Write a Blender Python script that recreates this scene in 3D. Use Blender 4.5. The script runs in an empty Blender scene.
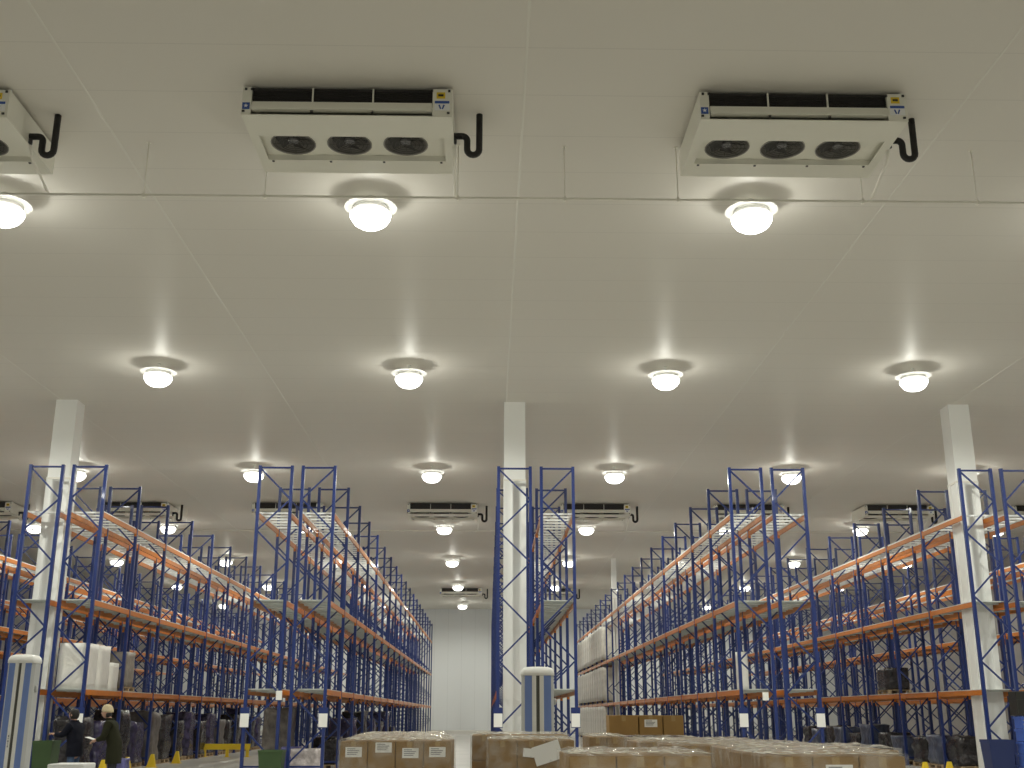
import bpy, bmesh, math, random
from mathutils import Vector, Matrix
random.seed(7)
PI = math.pi
COL = bpy.context.scene.collection
SC = bpy.context.scene

# ------------------------------------------------------------------ materials
def mat(name, col, rough=0.5, metal=0.0, var=0.0, vscale=3.0, bump=0.0, bscale=20.0, spec=0.5, coat=0.0):
    m = bpy.data.materials.new(name); m.use_nodes = True
    nt = m.node_tree; b = nt.nodes['Principled BSDF']
    b.inputs['Base Color'].default_value = (*col, 1)
    b.inputs['Roughness'].default_value = rough
    b.inputs['Metallic'].default_value = metal
    b.inputs['Specular IOR Level'].default_value = spec
    b.inputs['Coat Weight'].default_value = coat
    tc = nt.nodes.new('ShaderNodeTexCoord')
    if var > 0:
        n = nt.nodes.new('ShaderNodeTexNoise'); n.inputs['Scale'].default_value = vscale; n.inputs['Detail'].default_value = 4
        nt.links.new(tc.outputs['Object'], n.inputs['Vector'])
        r = nt.nodes.new('ShaderNodeValToRGB')
        r.color_ramp.elements[0].position = 0.3; r.color_ramp.elements[1].position = 0.7
        r.color_ramp.elements[0].color = (*[c * (1 - var) for c in col], 1)
        r.color_ramp.elements[1].color = (*[min(1, c * (1 + var)) for c in col], 1)
        nt.links.new(n.outputs['Fac'], r.inputs['Fac']); nt.links.new(r.outputs['Color'], b.inputs['Base Color'])
    if bump > 0:
        n2 = nt.nodes.new('ShaderNodeTexNoise'); n2.inputs['Scale'].default_value = bscale
        nt.links.new(tc.outputs['Object'], n2.inputs['Vector'])
        bp = nt.nodes.new('ShaderNodeBump'); bp.inputs['Strength'].default_value = bump; bp.inputs['Distance'].default_value = 0.05
        nt.links.new(n2.outputs['Fac'], bp.inputs['Height']); nt.links.new(bp.outputs['Normal'], b.inputs['Normal'])
    return m

def panel_mat(name, col, rough, pitch, axis, dark=0.8, width=0.012, off=0.0, spec=0.5, bump=0.0, bscale=0.35):
    """sandwich-panel sheet: flat colour with a thin joint line every pitch metres along axis"""
    m = mat(name, col, rough, spec=spec)
    nt = m.node_tree; b = nt.nodes['Principled BSDF']
    tc = nt.nodes.new('ShaderNodeTexCoord'); sp = nt.nodes.new('ShaderNodeSeparateXYZ')
    nt.links.new(tc.outputs['Object'], sp.inputs[0])
    def M(op, a, bb):
        n = nt.nodes.new('ShaderNodeMath'); n.operation = op
        for i, v in enumerate((a, bb)):
            if v is None: continue
            if isinstance(v, (int, float)): n.inputs[i].default_value = v
            else: nt.links.new(v, n.inputs[i])
        return n.outputs[0]
    s = M('ADD', sp.outputs['XYZ'.index(axis)], 1000 * pitch - off)
    s = M('MODULO', s, pitch)
    line = M('LESS_THAN', s, width)
    mx = nt.nodes.new('ShaderNodeMix'); mx.data_type = 'RGBA'
    mx.inputs['A'].default_value = (*col, 1); mx.inputs['B'].default_value = (*[c * dark for c in col], 1)
    nt.links.new(line, mx.inputs['Factor']); nt.links.new(mx.outputs['Result'], b.inputs['Base Color'])
    if bump > 0:
        n2 = nt.nodes.new('ShaderNodeTexNoise'); n2.inputs['Scale'].default_value = bscale; n2.inputs['Detail'].default_value = 1
        nt.links.new(tc.outputs['Object'], n2.inputs['Vector'])
        bp = nt.nodes.new('ShaderNodeBump'); bp.inputs['Strength'].default_value = bump; bp.inputs['Distance'].default_value = 0.02
        nt.links.new(n2.outputs['Fac'], bp.inputs['Height']); nt.links.new(bp.outputs['Normal'], b.inputs['Normal'])
    return m

def film_mat(name, col, alpha, scale=9.0, rough=0.16):
    m = bpy.data.materials.new(name); m.use_nodes = True
    nt = m.node_tree; nt.nodes.clear()
    out = nt.nodes.new('ShaderNodeOutputMaterial'); mix = nt.nodes.new('ShaderNodeMixShader')
    tr = nt.nodes.new('ShaderNodeBsdfTransparent'); p = nt.nodes.new('ShaderNodeBsdfPrincipled')
    p.inputs['Base Color'].default_value = (*col, 1); p.inputs['Roughness'].default_value = rough; p.inputs['Specular IOR Level'].default_value = 1.0
    tc = nt.nodes.new('ShaderNodeTexCoord'); n = nt.nodes.new('ShaderNodeTexNoise'); n.inputs['Scale'].default_value = scale; n.inputs['Detail'].default_value = 3
    nt.links.new(tc.outputs['Object'], n.inputs['Vector'])
    bp = nt.nodes.new('ShaderNodeBump'); bp.inputs['Strength'].default_value = 1.0; bp.inputs['Distance'].default_value = 0.06
    nt.links.new(n.outputs['Fac'], bp.inputs['Height']); nt.links.new(bp.outputs['Normal'], p.inputs['Normal'])
    r = nt.nodes.new('ShaderNodeMapRange'); r.inputs['From Min'].default_value = 0.4; r.inputs['From Max'].default_value = 0.65
    r.inputs['To Min'].default_value = alpha * 0.35; r.inputs['To Max'].default_value = alpha * 1.5
    nt.links.new(n.outputs['Fac'], r.inputs['Value']); nt.links.new(r.outputs['Result'], mix.inputs['Fac'])
    nt.links.new(tr.outputs[0], mix.inputs[1]); nt.links.new(p.outputs[0], mix.inputs[2]); nt.links.new(mix.outputs[0], out.inputs[0])
    return m

M = {}
M['ceil'] = panel_mat('ceiling_panel', (0.74, 0.712, 0.65), 0.50, 1.28, 'Y', dark=0.9, width=0.022, off=14.08, spec=1.0)
nt_ = M['ceil'].node_tree; b_ = nt_.nodes['Principled BSDF']; b_.inputs['Anisotropic'].default_value = 0.82    # rolled sheet, brushed one way
cv_ = nt_.nodes.new('ShaderNodeCombineXYZ'); cv_.inputs[1].default_value = 1.0; nt_.links.new(cv_.outputs[0], b_.inputs['Tangent'])
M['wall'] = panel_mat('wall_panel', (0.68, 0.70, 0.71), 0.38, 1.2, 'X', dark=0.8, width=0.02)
M['wall_side_shade'] = panel_mat('side_wall_panel_shade_tint', (0.29, 0.27, 0.26), 0.38, 1.2, 'Y', dark=0.8, width=0.02)  # darker than the back wall: weaker light at the sides put into the colour
M['floor'] = mat('polished_concrete', (0.45, 0.44, 0.41), 0.32, var=0.12, vscale=0.6)
M['trim'] = mat('white_trim', (0.77, 0.755, 0.69), 0.35)
M['column'] = mat('column_cladding', (0.86, 0.87, 0.85), 0.4)
M['blue'] = mat('rack_blue_paint', (0.015, 0.034, 0.165), 0.33, var=0.06, vscale=1.5, coat=0.2)
M['orange'] = mat('beam_orange_paint', (0.60, 0.19, 0.018), 0.36, var=0.08, vscale=2, coat=0.2)
M['zinc'] = mat('galvanised_steel', (0.82, 0.84, 0.83), 0.34, 0.0, var=0.1, vscale=6)
M['deck'] = mat('pale_deck_sheet', (0.66, 0.70, 0.68), 0.45, 0.1, var=0.08, vscale=3)
M['cooler'] = mat('cooler_casing', (0.80, 0.79, 0.70), 0.42)
M['cooler_in'] = mat('cooler_inside', (0.30, 0.29, 0.27), 0.6)
M['coil'] = mat('dark_coil_fins', (0.035, 0.032, 0.03), 0.55, bump=0.3, bscale=60)
M['fan'] = mat('fan_black', (0.05, 0.048, 0.045), 0.4)
M['hub'] = mat('fan_hub_grey', (0.30, 0.30, 0.31), 0.35, 0.5)
M['rubber'] = mat('black_insulation', (0.015, 0.014, 0.014), 0.6)
M['screw'] = mat('dark_screw', (0.06, 0.06, 0.06), 0.4, 0.6)
M['white_pipe'] = mat('white_plastic_pipe', (0.88, 0.86, 0.78), 0.35)
M['yellow'] = mat('warning_yellow', (0.78, 0.56, 0.03), 0.45)
M['sticker_white'] = mat('sticker_white', (0.85, 0.86, 0.86), 0.4)
M['sticker_blue'] = mat('sticker_blue', (0.03, 0.09, 0.36), 0.4)
M['sticker_black'] = mat('sticker_black', (0.02, 0.02, 0.02), 0.4)
M['lamp_body'] = mat('lamp_housing', (0.75, 0.75, 0.72), 0.4)
M['paper'] = mat('white_paper', (0.9, 0.9, 0.88), 0.6)
M['ink'] = mat('grey_print', (0.25, 0.25, 0.27), 0.7)
M['carton'] = mat('brown_cardboard', (0.30, 0.18, 0.062), 0.7, var=0.06, vscale=5)
M['carton2'] = mat('brown_cardboard_warm', (0.33, 0.195, 0.060), 0.7, var=0.06, vscale=5)
M['tape'] = mat('packing_tape', (0.42, 0.29, 0.13), 0.25)
M['wood'] = mat('pallet_wood', (0.45, 0.33, 0.20), 0.8, var=0.2, vscale=8)
M['film'] = film_mat('clear_stretch_film', (0.9, 0.87, 0.76), 0.6, scale=12.0, rough=0.08)
M['film_side'] = film_mat('clear_side_film', (0.9, 0.88, 0.82), 0.17, scale=7)
M['whitewrap'] = mat('white_wrapped_goods', (0.80, 0.79, 0.75), 0.35, var=0.05, vscale=4, bump=0.35, bscale=7)
M['greywrap'] = mat('grey_wrapped_goods', (0.14, 0.125, 0.115), 0.35, var=0.4, vscale=5, bump=0.4, bscale=8)
M['purplewrap'] = mat('dark_violet_wrapped_goods', (0.045, 0.04, 0.09), 0.25, var=0.5, vscale=6, bump=0.6, bscale=9)
M['darkwrap'] = mat('dark_wrapped_goods', (0.03, 0.027, 0.03), 0.25, var=0.6, vscale=6, bump=0.6, bscale=9)
M['bluegrey'] = mat('blue_grey_wrapped_goods', (0.065, 0.08, 0.13), 0.28, var=0.4, vscale=5, bump=0.5, bscale=8)
M['violet'] = mat('violet_wrapped_bundle', (0.13, 0.13, 0.33), 0.3, var=0.25, vscale=7, bump=0.5, bscale=9)
M['pinkwhite'] = mat('pale_wrapped_bundle', (0.55, 0.50, 0.50), 0.3, var=0.25, vscale=8, bump=0.5, bscale=9)
M['green'] = mat('green_bin_plastic', (0.045, 0.088, 0.03), 0.45, var=0.08)
M['binblue'] = mat('blue_bin_plastic', (0.02, 0.035, 0.13), 0.4)
M['crateblue'] = mat('blue_crate_plastic', (0.06, 0.13, 0.50), 0.4)
M['black'] = mat('black_plastic', (0.02, 0.02, 0.018), 0.4)
M['mast_blue'] = mat('mast_blue_panel', (0.17, 0.26, 0.58), 0.4)
M['mast_white'] = mat('mast_white_panel', (0.80, 0.80, 0.78), 0.4)
M['mast_grey'] = mat('mast_grey_side', (0.42, 0.43, 0.43), 0.45)
M['mast_dark'] = mat('mast_slot', (0.10, 0.10, 0.09), 0.5)
M['skin'] = mat('skin', (0.55, 0.33, 0.24), 0.5)
M['hair'] = mat('black_hair', (0.012, 0.010, 0.009), 0.5, bump=0.4, bscale=60)
M['navy'] = mat('dark_navy_jacket', (0.009, 0.010, 0.018), 0.85, bump=0.3, bscale=14, spec=0.15)
M['olive'] = mat('dark_olive_coat', (0.024, 0.025, 0.014), 0.9, bump=0.3, bscale=14, spec=0.15)
M['jeans'] = mat('blue_jeans', (0.05, 0.09, 0.18), 0.8)
M['trouser'] = mat('dark_trousers', (0.02, 0.022, 0.03), 0.8)
M['knit'] = mat('beige_knit_cap', (0.62, 0.52, 0.34), 0.9, bump=0.5, bscale=70)
M['shoe'] = mat('black_shoes', (0.02, 0.02, 0.02), 0.5)
M['eye'] = mat('eye_dark', (0.02, 0.02, 0.02), 0.2)

def lens_mat():
    m = bpy.data.materials.new('glowing_lamp_glass'); m.use_nodes = True
    nt = m.node_tree; nt.nodes.clear()
    out = nt.nodes.new('ShaderNodeOutputMaterial'); add = nt.nodes.new('ShaderNodeAddShader')
    tr = nt.nodes.new('ShaderNodeBsdfTransparent'); e = nt.nodes.new('ShaderNodeEmission')
    e.inputs['Color'].default_value = (1.0, 0.985, 0.93, 1); e.inputs['Strength'].default_value = LENS_E
    nt.links.new(tr.outputs[0], add.inputs[0]); nt.links.new(e.outputs[0], add.inputs[1]); nt.links.new(add.outputs[0], out.inputs[0])
    return m
LENS_E = 3.2
SPOT_W = 330.0
UP_W = 19.0
M['lens'] = lens_mat()
def opal_mat():
    """opal acrylic reflector: nearly opaque, lets a little of the bulb's light through"""
    m = mat('opal_reflector', (0.78, 0.78, 0.74), 0.4); nt = m.node_tree
    mix = nt.nodes.new('ShaderNodeMixShader'); mix.inputs[0].default_value = 0.06
    t = nt.nodes.new('ShaderNodeBsdfTranslucent'); t.inputs['Color'].default_value = (0.8, 0.8, 0.76, 1)
    nt.links.new(nt.nodes['Principled BSDF'].outputs[0], mix.inputs[1]); nt.links.new(t.outputs[0], mix.inputs[2])
    nt.links.new(mix.outputs[0], nt.nodes['Material Output'].inputs['Surface']); return m
M['opal'] = opal_mat()

# ------------------------------------------------------------------ mesh helpers
class MB:
    def __init__(s): s.bm = bmesh.new()
    def box(s, x0, x1, y0, y1, z0, z1, mi=0):
        vs = [s.bm.verts.new((x, y, z)) for x in (x0, x1) for y in (y0, y1) for z in (z0, z1)]
        for f in ((0,1,3,2),(4,6,7,5),(0,4,5,1),(2,3,7,6),(0,2,6,4),(1,5,7,3)):
            s.bm.faces.new([vs[i] for i in f]).material_index = mi
        return s
    def bar(s, a, b, w, h, up=(0,0,1), mi=0):
        a, b = Vector(a), Vector(b); d = (b - a).normalized(); up = Vector(up)
        if abs(d.dot(up)) > 0.98: up = Vector((1,0,0))
        x = d.cross(up).normalized() * w / 2; y = x.cross(d).normalized() * h / 2
        vs = [s.bm.verts.new(p + i * x + j * y) for p in (a, b) for i, j in ((-1,-1),(1,-1),(1,1),(-1,1))]
        for f in ((3,2,1,0),(4,5,6,7),(0,1,5,4),(1,2,6,5),(2,3,7,6),(3,0,4,7)):
            s.bm.faces.new([vs[i] for i in f]).material_index = mi
        return s
    def prism(s, pts, axis, a, b, mi=0):
        """2-D outline extruded along axis from a to b; pts are the other two coordinates in order"""
        def P(u, v, t): return {'X': (t, u, v), 'Y': (u, t, v), 'Z': (u, v, t)}[axis]
        A = [s.bm.verts.new(P(u, v, a)) for u, v in pts]; B = [s.bm.verts.new(P(u, v, b)) for u, v in pts]
        n = len(pts)
        s.bm.faces.new(A).material_index = mi; s.bm.faces.new(B[::-1]).material_index = mi
        for i in range(n): s.bm.faces.new((A[i], B[i], B[(i+1)%n], A[(i+1)%n])).material_index = mi
        return s
    def lathe(s, prof, seg=20, c=(0,0,0), mi=0, smooth=True):
        rings = []
        for r, z in prof:
            if r < 1e-5: rings.append([s.bm.verts.new((c[0], c[1], c[2] + z))])
            else: rings.append([s.bm.verts.new((c[0] + r*math.cos(2*PI*k/seg), c[1] + r*math.sin(2*PI*k/seg), c[2] + z)) for k in range(seg)])
        for A, B in zip(rings, rings[1:]):
            for k in range(seg):
                k2 = (k+1) % seg
                if len(A) == 1 and len(B) == 1: continue
                if len(A) == 1: f = s.bm.faces.new((A[0], B[k2], B[k]))
                elif len(B) == 1: f = s.bm.faces.new((A[k], A[k2], B[0]))
                else: f = s.bm.faces.new((A[k], A[k2], B[k2], B[k]))
                f.material_index = mi; f.smooth = smooth
        return s
    def tube(s, pts, r, seg=10, mi=0, cap=True):
        pts = [Vector(p) for p in pts]; rings = []; prev = None
        for i, p in enumerate(pts):
            d = (pts[min(i+1, len(pts)-1)] - pts[max(i-1, 0)]).normalized()
            if prev is None:
                u = d.cross(Vector((0,0,1)));
                if u.length < 0.05: u = d.cross(Vector((1,0,0)))
            else: u = prev - d * prev.dot(d)
            u.normalize(); prev = u; v = d.cross(u)
            rr = r[i] if isinstance(r, (list, tuple)) else r
            rings.append([s.bm.verts.new(p + rr*(math.cos(2*PI*k/seg)*u + math.sin(2*PI*k/seg)*v)) for k in range(seg)])
        for A, B in zip(rings, rings[1:]):
            for k in range(seg):
                f = s.bm.faces.new((A[k], A[(k+1)%seg], B[(k+1)%seg], B[k])); f.smooth = True; f.material_index = mi
        if cap:
            for R in (rings[0][::-1], rings[-1]): s.bm.faces.new(R).material_index = mi
        return s
    def bevel(s, w, seg=2):
        bmesh.ops.bevel(s.bm, geom=list(s.bm.edges), offset=w, segments=seg, affect='EDGES', profile=0.5); return s
    def mesh(s, name, mats):
        bmesh.ops.recalc_face_normals(s.bm, faces=s.bm.faces)
        me = bpy.data.meshes.new(name); s.bm.to_mesh(me); s.bm.free()
        for m in (mats if isinstance(mats, (list, tuple)) else [mats]): me.materials.append(m)
        return me
    def build(s, name, mats, parent=None, loc=None, rz=0):
        return obj(name, s.mesh(name, mats), parent, loc, rz)

def obj(name, me, parent=None, loc=None, rz=0):
    o = bpy.data.objects.new(name, me); COL.objects.link(o)
    if parent is not None: o.parent = parent
    if loc: o.location = loc
    if rz: o.rotation_euler = (0, 0, rz)
    return o
def tag(o, label=None, cat=None, group=None, kind=None):
    if label: o['label'] = label
    if cat: o['category'] = cat
    if group: o['group'] = group
    if kind: o['kind'] = kind
    return o
def thing(name, label, cat, loc=(0,0,0), rz=0, group=None):
    o = bpy.data.objects.new(name, None); COL.objects.link(o)
    o.empty_display_size = 0.1; o.location = loc; o.rotation_euler = (0,0,rz)
    return tag(o, label, cat, group)
KIDS = {}
def copy_tree(o, parent=None):
    c = o.copy(); COL.objects.link(c)
    if parent is not None: c.parent = parent
    for ch in list(o.children): copy_tree(ch, c)
    return c
def struct(name, mb, m, **k): return tag(mb.build(name, m, **k), kind='structure')
def ordw(n): return ('first','second','third','fourth','fifth','sixth','seventh','eighth','ninth','tenth')[n]

# ------------------------------------------------------------------ the room
CEIL = 10.75
XL, XR, YF, YB = -30.0, 31.0, -16.0, 103.0
struct('floor', MB().box(XL, XR, YF, YB, -0.2, 0), M['floor'])
struct('ceiling', MB().box(XL, XR, YF, YB, CEIL, CEIL + 0.2), M['ceil'])
struct('wall_back', MB().box(XL, XR, YB, YB + 0.2, 0, CEIL), M['wall'])
struct('wall_front', MB().box(XL, XR, YF - 0.2, YF, 0, CEIL), M['wall'])
struct('wall_left', MB().box(XL - 0.2, XL, YF, YB, 0, CEIL), M['wall_side_shade'])
struct('wall_right', MB().box(XR, XR + 0.2, YF, YB, 0, CEIL), M['wall_side_shade'])
struct('baseboard_back', MB().prism([(YB - 0.10, 0), (YB - 0.003, 0), (YB - 0.003, 0.32), (YB - 0.04, 0.26)], 'X', XL + 0.01, XR - 0.01), M['floor'])
for i, x in enumerate((-19.6, -12.95, -6.2, 0.5, 7.35, 14.2, 20.9)):      # joint cover strips along the ceiling
    struct('trim_%d' % (i + 1), MB().prism([(x-0.02, CEIL), (x-0.012, CEIL-0.005), (x+0.012, CEIL-0.005), (x+0.02, CEIL)], 'Y', YF + 0.01, YB - 0.01), M['trim'])

def column(x0, y0, label, w=0.64):
    r = thing('column', label, 'column', (x0 + w/2, y0 + w/2, 0)); r['kind'] = 'structure'
    h = w / 2
    mb = MB().box(-h, h, -h, h, 0, CEIL)                                   # clad shaft
    mb.build('shaft', M['column'], r)
    c = MB()                                                               # corner angles on the lower part of the shaft
    for sx in (-1, 1):
        for sy in (-1, 1):
            c.box(*sorted((sx*h, sx*(h+0.012))), *sorted((sy*(h-0.16), sy*(h+0.012))), 0.02, 8.3)
            c.box(*sorted((sx*(h-0.16), sx*h)), *sorted((sy*h, sy*(h+0.012))), 0.02, 8.3)
    c.build('corner_angles', M['column'], r)
    MB().box(-h-0.02, h+0.02, -h-0.02, h+0.02, 8.3, 8.36).build('joint_band', M['trim'], r)
column(-13.10, 33.1, 'tall white square column standing in the double rack at far left')
column(0.44, 33.1, 'tall white square column standing in the central double rack')
column(14.06, 33.1, 'tall white square column standing in the double rack at right')
column(7.44, 68.6, 'distant thin white column in the rack right of the centre', 0.28)

# ------------------------------------------------------------------ lamps
LX = [-22.2, -15.72, -8.98, -2.2, 4.8, 11.62, 18.4, 25.2]
LY = [(18.95, 'row nearest the camera'), (29.4, 'second row from camera'), (42.4, 'third row from camera'), (55.3, 'fourth row from camera'),
      (68.0, 'fifth row from camera'), (81.5, 'sixth row from camera'), (96.3, 'row by the back wall')]
AISLE = ['leftmost rack aisle', 'aisle left of left column', 'aisle right of left column', 'aisle left of central column',
         'aisle right of central column', 'aisle left of right column', 'aisle right of right column', 'rightmost rack aisle']
spot = bpy.data.lights.new('lamp_beam', 'SPOT'); spot.energy = SPOT_W; spot.spot_size = math.radians(172); spot.spot_blend = 0.6
spot.shadow_soft_size = 0.12; spot.color = (0.99, 0.985, 0.87)
up = bpy.data.lights.new('lamp_glow', 'POINT'); up.energy = UP_W; up.shadow_soft_size = 0.13; up.color = (0.99, 0.985, 0.87)
def make_lamp():
    r = thing('high_bay_lamp', 'x', 'lamp', (0, 0, CEIL), 0, 'ceiling lamps in rows over the aisles')
    MB().lathe([(0, 0), (0.05, 0), (0.05, -0.02), (0.02, -0.03), (0.02, -0.225), (0, -0.225)], 16).build('ceiling_mount', M['lamp_body'], r)
    MB().lathe([(0, -0.225), (0.20, -0.228), (0.48, -0.234)], 32).build('reflector_plate', M['opal'], r)
    MB().lathe([(0.30, -0.235), (0.335, -0.27), (0.325, -0.335), (0.315, -0.335), (0.32, -0.27), (0.29, -0.235)], 32).build('collar', M['opal'], r)
    MB().lathe([(0.31, -0.335), (0.36, -0.355), (0.38, -0.39), (0.365, -0.45), (0.30, -0.55), (0.20, -0.615), (0, -0.64)], 16).build('glass_bowl', M['lens'], r)
    return r
lamp0 = make_lamp(); first = True
def lamp_at(x, y, label):
    global first
    o = lamp0 if first else copy_tree(lamp0); first = False
    o.location = (x, y, CEIL); o['label'] = label
    for nm, d, z in (('lamp_beam', spot, -0.555), ('lamp_glow', up, -0.55)):
        l = bpy.data.objects.new(nm, d); COL.objects.link(l); l.parent = o; l.location = (0, 0, z)
for y, rl in LY:
    for x, al in zip(LX, AISLE): lamp_at(x + (0.12 if y < 20 and x < -8 and x > -10 else 0), y, 'glowing ceiling lamp over %s, %s' % (al, rl))

for x, al in zip(LX, AISLE): lamp_at(x, -3.0, 'unseen fill lamp added behind the viewpoint, in line with %s' % al)   # unseen row added behind the camera as front fill for the cartons

# ------------------------------------------------------------------ ceiling coolers
def arc(c, r, a0, a1, n=8):
    return [(c[0] + r*math.cos(a0 + (a1-a0)*i/n), c[1], c[2] + r*math.sin(a0 + (a1-a0)*i/n)) for i in range(n+1)]
UL, UD, UB = 3.16, 1.86, -0.51      # length, depth, bottom (from the ceiling)
FANX = (0.61, 1.50, 2.39); FY0, FY1, FZ = 0.63, 1.39, -0.44
def make_cooler():
    r = thing('ceiling_cooler', 'x', 'cooler', (0, 0, CEIL), 0, 'ceiling hung coolers')
    c = MB()                                                              # casing: end boxes, top, lips, back
    c.box(0, 0.06, 0.02, UD, UB, -0.06); c.box(UL-0.06, UL, 0.02, UD, UB, -0.06)
    c.box(0.06, UL-0.06, 0.16, UD-0.02, -0.05, -0.03)
    c.box(0.06, UL-0.06, UD-0.03, UD, UB, -0.09)
    c.box(0.0, UL, -0.01, FY0, UB-0.012, UB)                              # front pan lip
    c.box(0.06, UL-0.06, FY0-0.02, FY0, UB, FZ)
    c.box(0.0, UL, FY1+0.02, UD, UB-0.012, UB)                            # rear pan
    c.prism([(FY1, FZ), (FY1+0.02, FZ), (FY1+0.04, UB), (FY1+0.02, UB)], 'X', 0.06, UL-0.06)
    c.box(0.0, 0.15, FY0, FY1+0.02, UB-0.012, UB); c.box(UL-0.15, UL, FY0, FY1+0.02, UB-0.012, UB)
    c.box(0.0, 0.14, -0.015, 0.02, UB, -0.06); c.box(UL-0.30, UL, -0.015, 0.02, UB, -0.06)      # front end plates
    c.build('casing', M['cooler'], r)
    # fan plate with three round holes
    p = bmesh.new(); z = FZ; hr = 0.335; cy = (FY0+FY1)/2
    edges = [0.06] + [(FANX[i]+FANX[i+1])/2 for i in range(2)] + [UL-0.06]
    for i, fx in enumerate(FANX):
        N = 32; xs0, xs1 = edges[i], edges[i+1]
        inn, out = [], []
        for k in range(N):
            a = 2*PI*k/N + PI/N; ca, sa = math.cos(a), math.sin(a)
            inn.append(p.verts.new((fx + hr*ca, cy + hr*sa, z)))
            tx = ((xs1-fx) if ca > 0 else (fx-xs0)) / max(abs(ca), 1e-6); ty = (FY1-cy) / max(abs(sa), 1e-6); t = min(tx, ty)
            out.append(p.verts.new((fx + t*ca, cy + t*sa, z)))
        for k in range(N): p.faces.new((inn[k], inn[(k+1)%N], out[(k+1)%N], out[k]))
    me = bpy.data.meshes.new('fan_plate'); p.to_mesh(me); p.free(); me.materials.append(M['cooler']); obj('fan_plate', me, r)
    for fx in FANX:
        f = MB().lathe([(0.335, FZ), (0.342, FZ-0.015), (0.355, FZ-0.015), (0.35, FZ+0.02), (0.34, FZ+0.20), (0, FZ+0.21)], 28, (fx, cy, 0)).build('fan', M['cooler_in'], r)
        MB().lathe([(0, FZ+0.02), (0.075, FZ+0.02), (0.085, FZ+0.05), (0.085, FZ+0.12), (0, FZ+0.12)], 16, (fx, cy, 0)).build('hub', M['hub'], f)
        b = MB()
        for k in range(5):
            a = 2*PI*k/5
            q = []
            for rr, da, dz in ((0.07, -0.25, 0.05), (0.07, 0.35, 0.09), (0.18, 0.42, 0.11), (0.295, 0.50, 0.11), (0.295, -0.18, 0.03), (0.18, -0.25, 0.04)):
                q.append((fx + rr*math.cos(a+da), cy + rr*math.sin(a+da), FZ + dz))
            lo = [b.bm.verts.new(v) for v in q]; hi = [b.bm.verts.new((v[0], v[1], v[2]+0.006)) for v in q]
            b.bm.faces.new(lo); b.bm.faces.new(hi[::-1])
            for i in range(6): b.bm.faces.new((lo[i], hi[i], hi[(i+1)%6], lo[(i+1)%6]))
        b.build('blades', M['fan'], f)
        g = MB()                                                          # guard rings and spokes
        for rr in (0.10, 0.16, 0.22, 0.28): g.tube([(fx + rr*math.cos(2*PI*k/24), cy + rr*math.sin(2*PI*k/24), FZ-0.012) for k in range(25)], 0.0035, 4, cap=False)
        for k in range(4): g.bar((fx - 0.31*math.cos(PI*k/4), cy - 0.31*math.sin(PI*k/4), FZ-0.010), (fx + 0.31*math.cos(PI*k/4), cy + 0.31*math.sin(PI*k/4), FZ-0.010), 0.006, 0.004)
        g.build('guard', M['fan'], f)
    k = MB().box(0.14, UL-0.30, 0.06, 0.14, -0.285, -0.03)
    for i in range(1, 8): k.box(0.14, UL-0.30, 0.04, 0.06, -0.05-0.03*i-0.005, -0.05-0.03*i)
    k.build('coil', M['coil'], r)
    MB().prism([(-0.02, -0.30), (0.05, -0.285), (0.05, -0.44), (-0.06, -0.44), (-0.06, -0.425)], 'X', 0.15, UL-0.31).build('drip_panel', M['cooler'], r)
    s = MB()
    for x in (1.05, 1.96): s.box(x-0.012, x+0.012, 0.015, 0.04, -0.285, -0.04)
    s.build('coil_brace', M['cooler'], r)
    h = MB()
    for x in (0.10, UL-0.06):
        for y in (0.1, UD-0.1): h.box(x-0.025, x+0.025, y-0.025, y+0.025, -0.07, 0)
    h.build('hanger_bracket', M['zinc'], r)
    s = MB()
    for x in (0.03, 1.05, 1.96, UL-0.06): s.box(x-0.02, x+0.02, -0.03, -0.008, UB+0.03, UB+0.06)
    for x in (0.22, 1.15, 2.01, UL-0.22): s.box(x-0.018, x+0.018, FY1+0.045, FY1+0.08, UB-0.024, UB-0.012)
    for x in (0.05, 0.14, UL-0.31, UL-0.05): s.box(x-0.018, x+0.018, -0.03, -0.012, -0.11, -0.075)
    s.build('screws', M['screw'], r)
    d = MB().box(0.01, 0.12, -0.022, -0.016, -0.43, -0.32).build('star_badge', M['sticker_blue'], r)
    st = MB(); pts = []
    for i in range(10):
        rr = 0.036 if i % 2 == 0 else 0.015; a = PI/2 + i*PI/5; pts.append((0.065 + rr*math.cos(a), -0.375 + rr*math.sin(a)))
    st.prism(pts, 'Y', -0.027, -0.023); st.build('star', M['sticker_white'], d)
    x0 = UL - 0.26
    w = MB().box(x0+0.02, x0+0.15, -0.022, -0.016, -0.22, -0.115).build('warning_sticker', M['yellow'], r)
    MB().box(x0+0.045, x0+0.125, -0.027, -0.023, -0.185, -0.15).build('warning_mark', M['sticker_black'], w)
    l = MB().box(x0-0.01, x0+0.22, -0.022, -0.016, -0.42, -0.26).build('maker_plate', M['sticker_white'], r)
    MB().box(x0-0.005, x0+0.215, -0.027, -0.023, -0.305, -0.265).bar((x0+0.06, -0.025, -0.33), (x0+0.085, -0.025, -0.40), 0.022, 0.004, (0,1,0)).bar((x0+0.11, -0.025, -0.40), (x0+0.135, -0.025, -0.33), 0.022, 0.004, (0,1,0)).build('plate_print', M['sticker_blue'], l)
    # drain trap and its riser
    y = 0.84
    pts = [(UL-0.02, y, -0.38), (UL+0.13, y, -0.38)] + arc((UL+0.13, y, -0.46), 0.08, PI/2, 0) + [(UL+0.21, y, -0.59)] + arc((UL+0.305, y, -0.61), 0.095, PI, 2*PI) + [(UL+0.40, y, -0.3), (UL+0.40, y, 0)]
    MB().tube(pts, 0.052, 14).build('drain_trap', M['rubber'], r)
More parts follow.
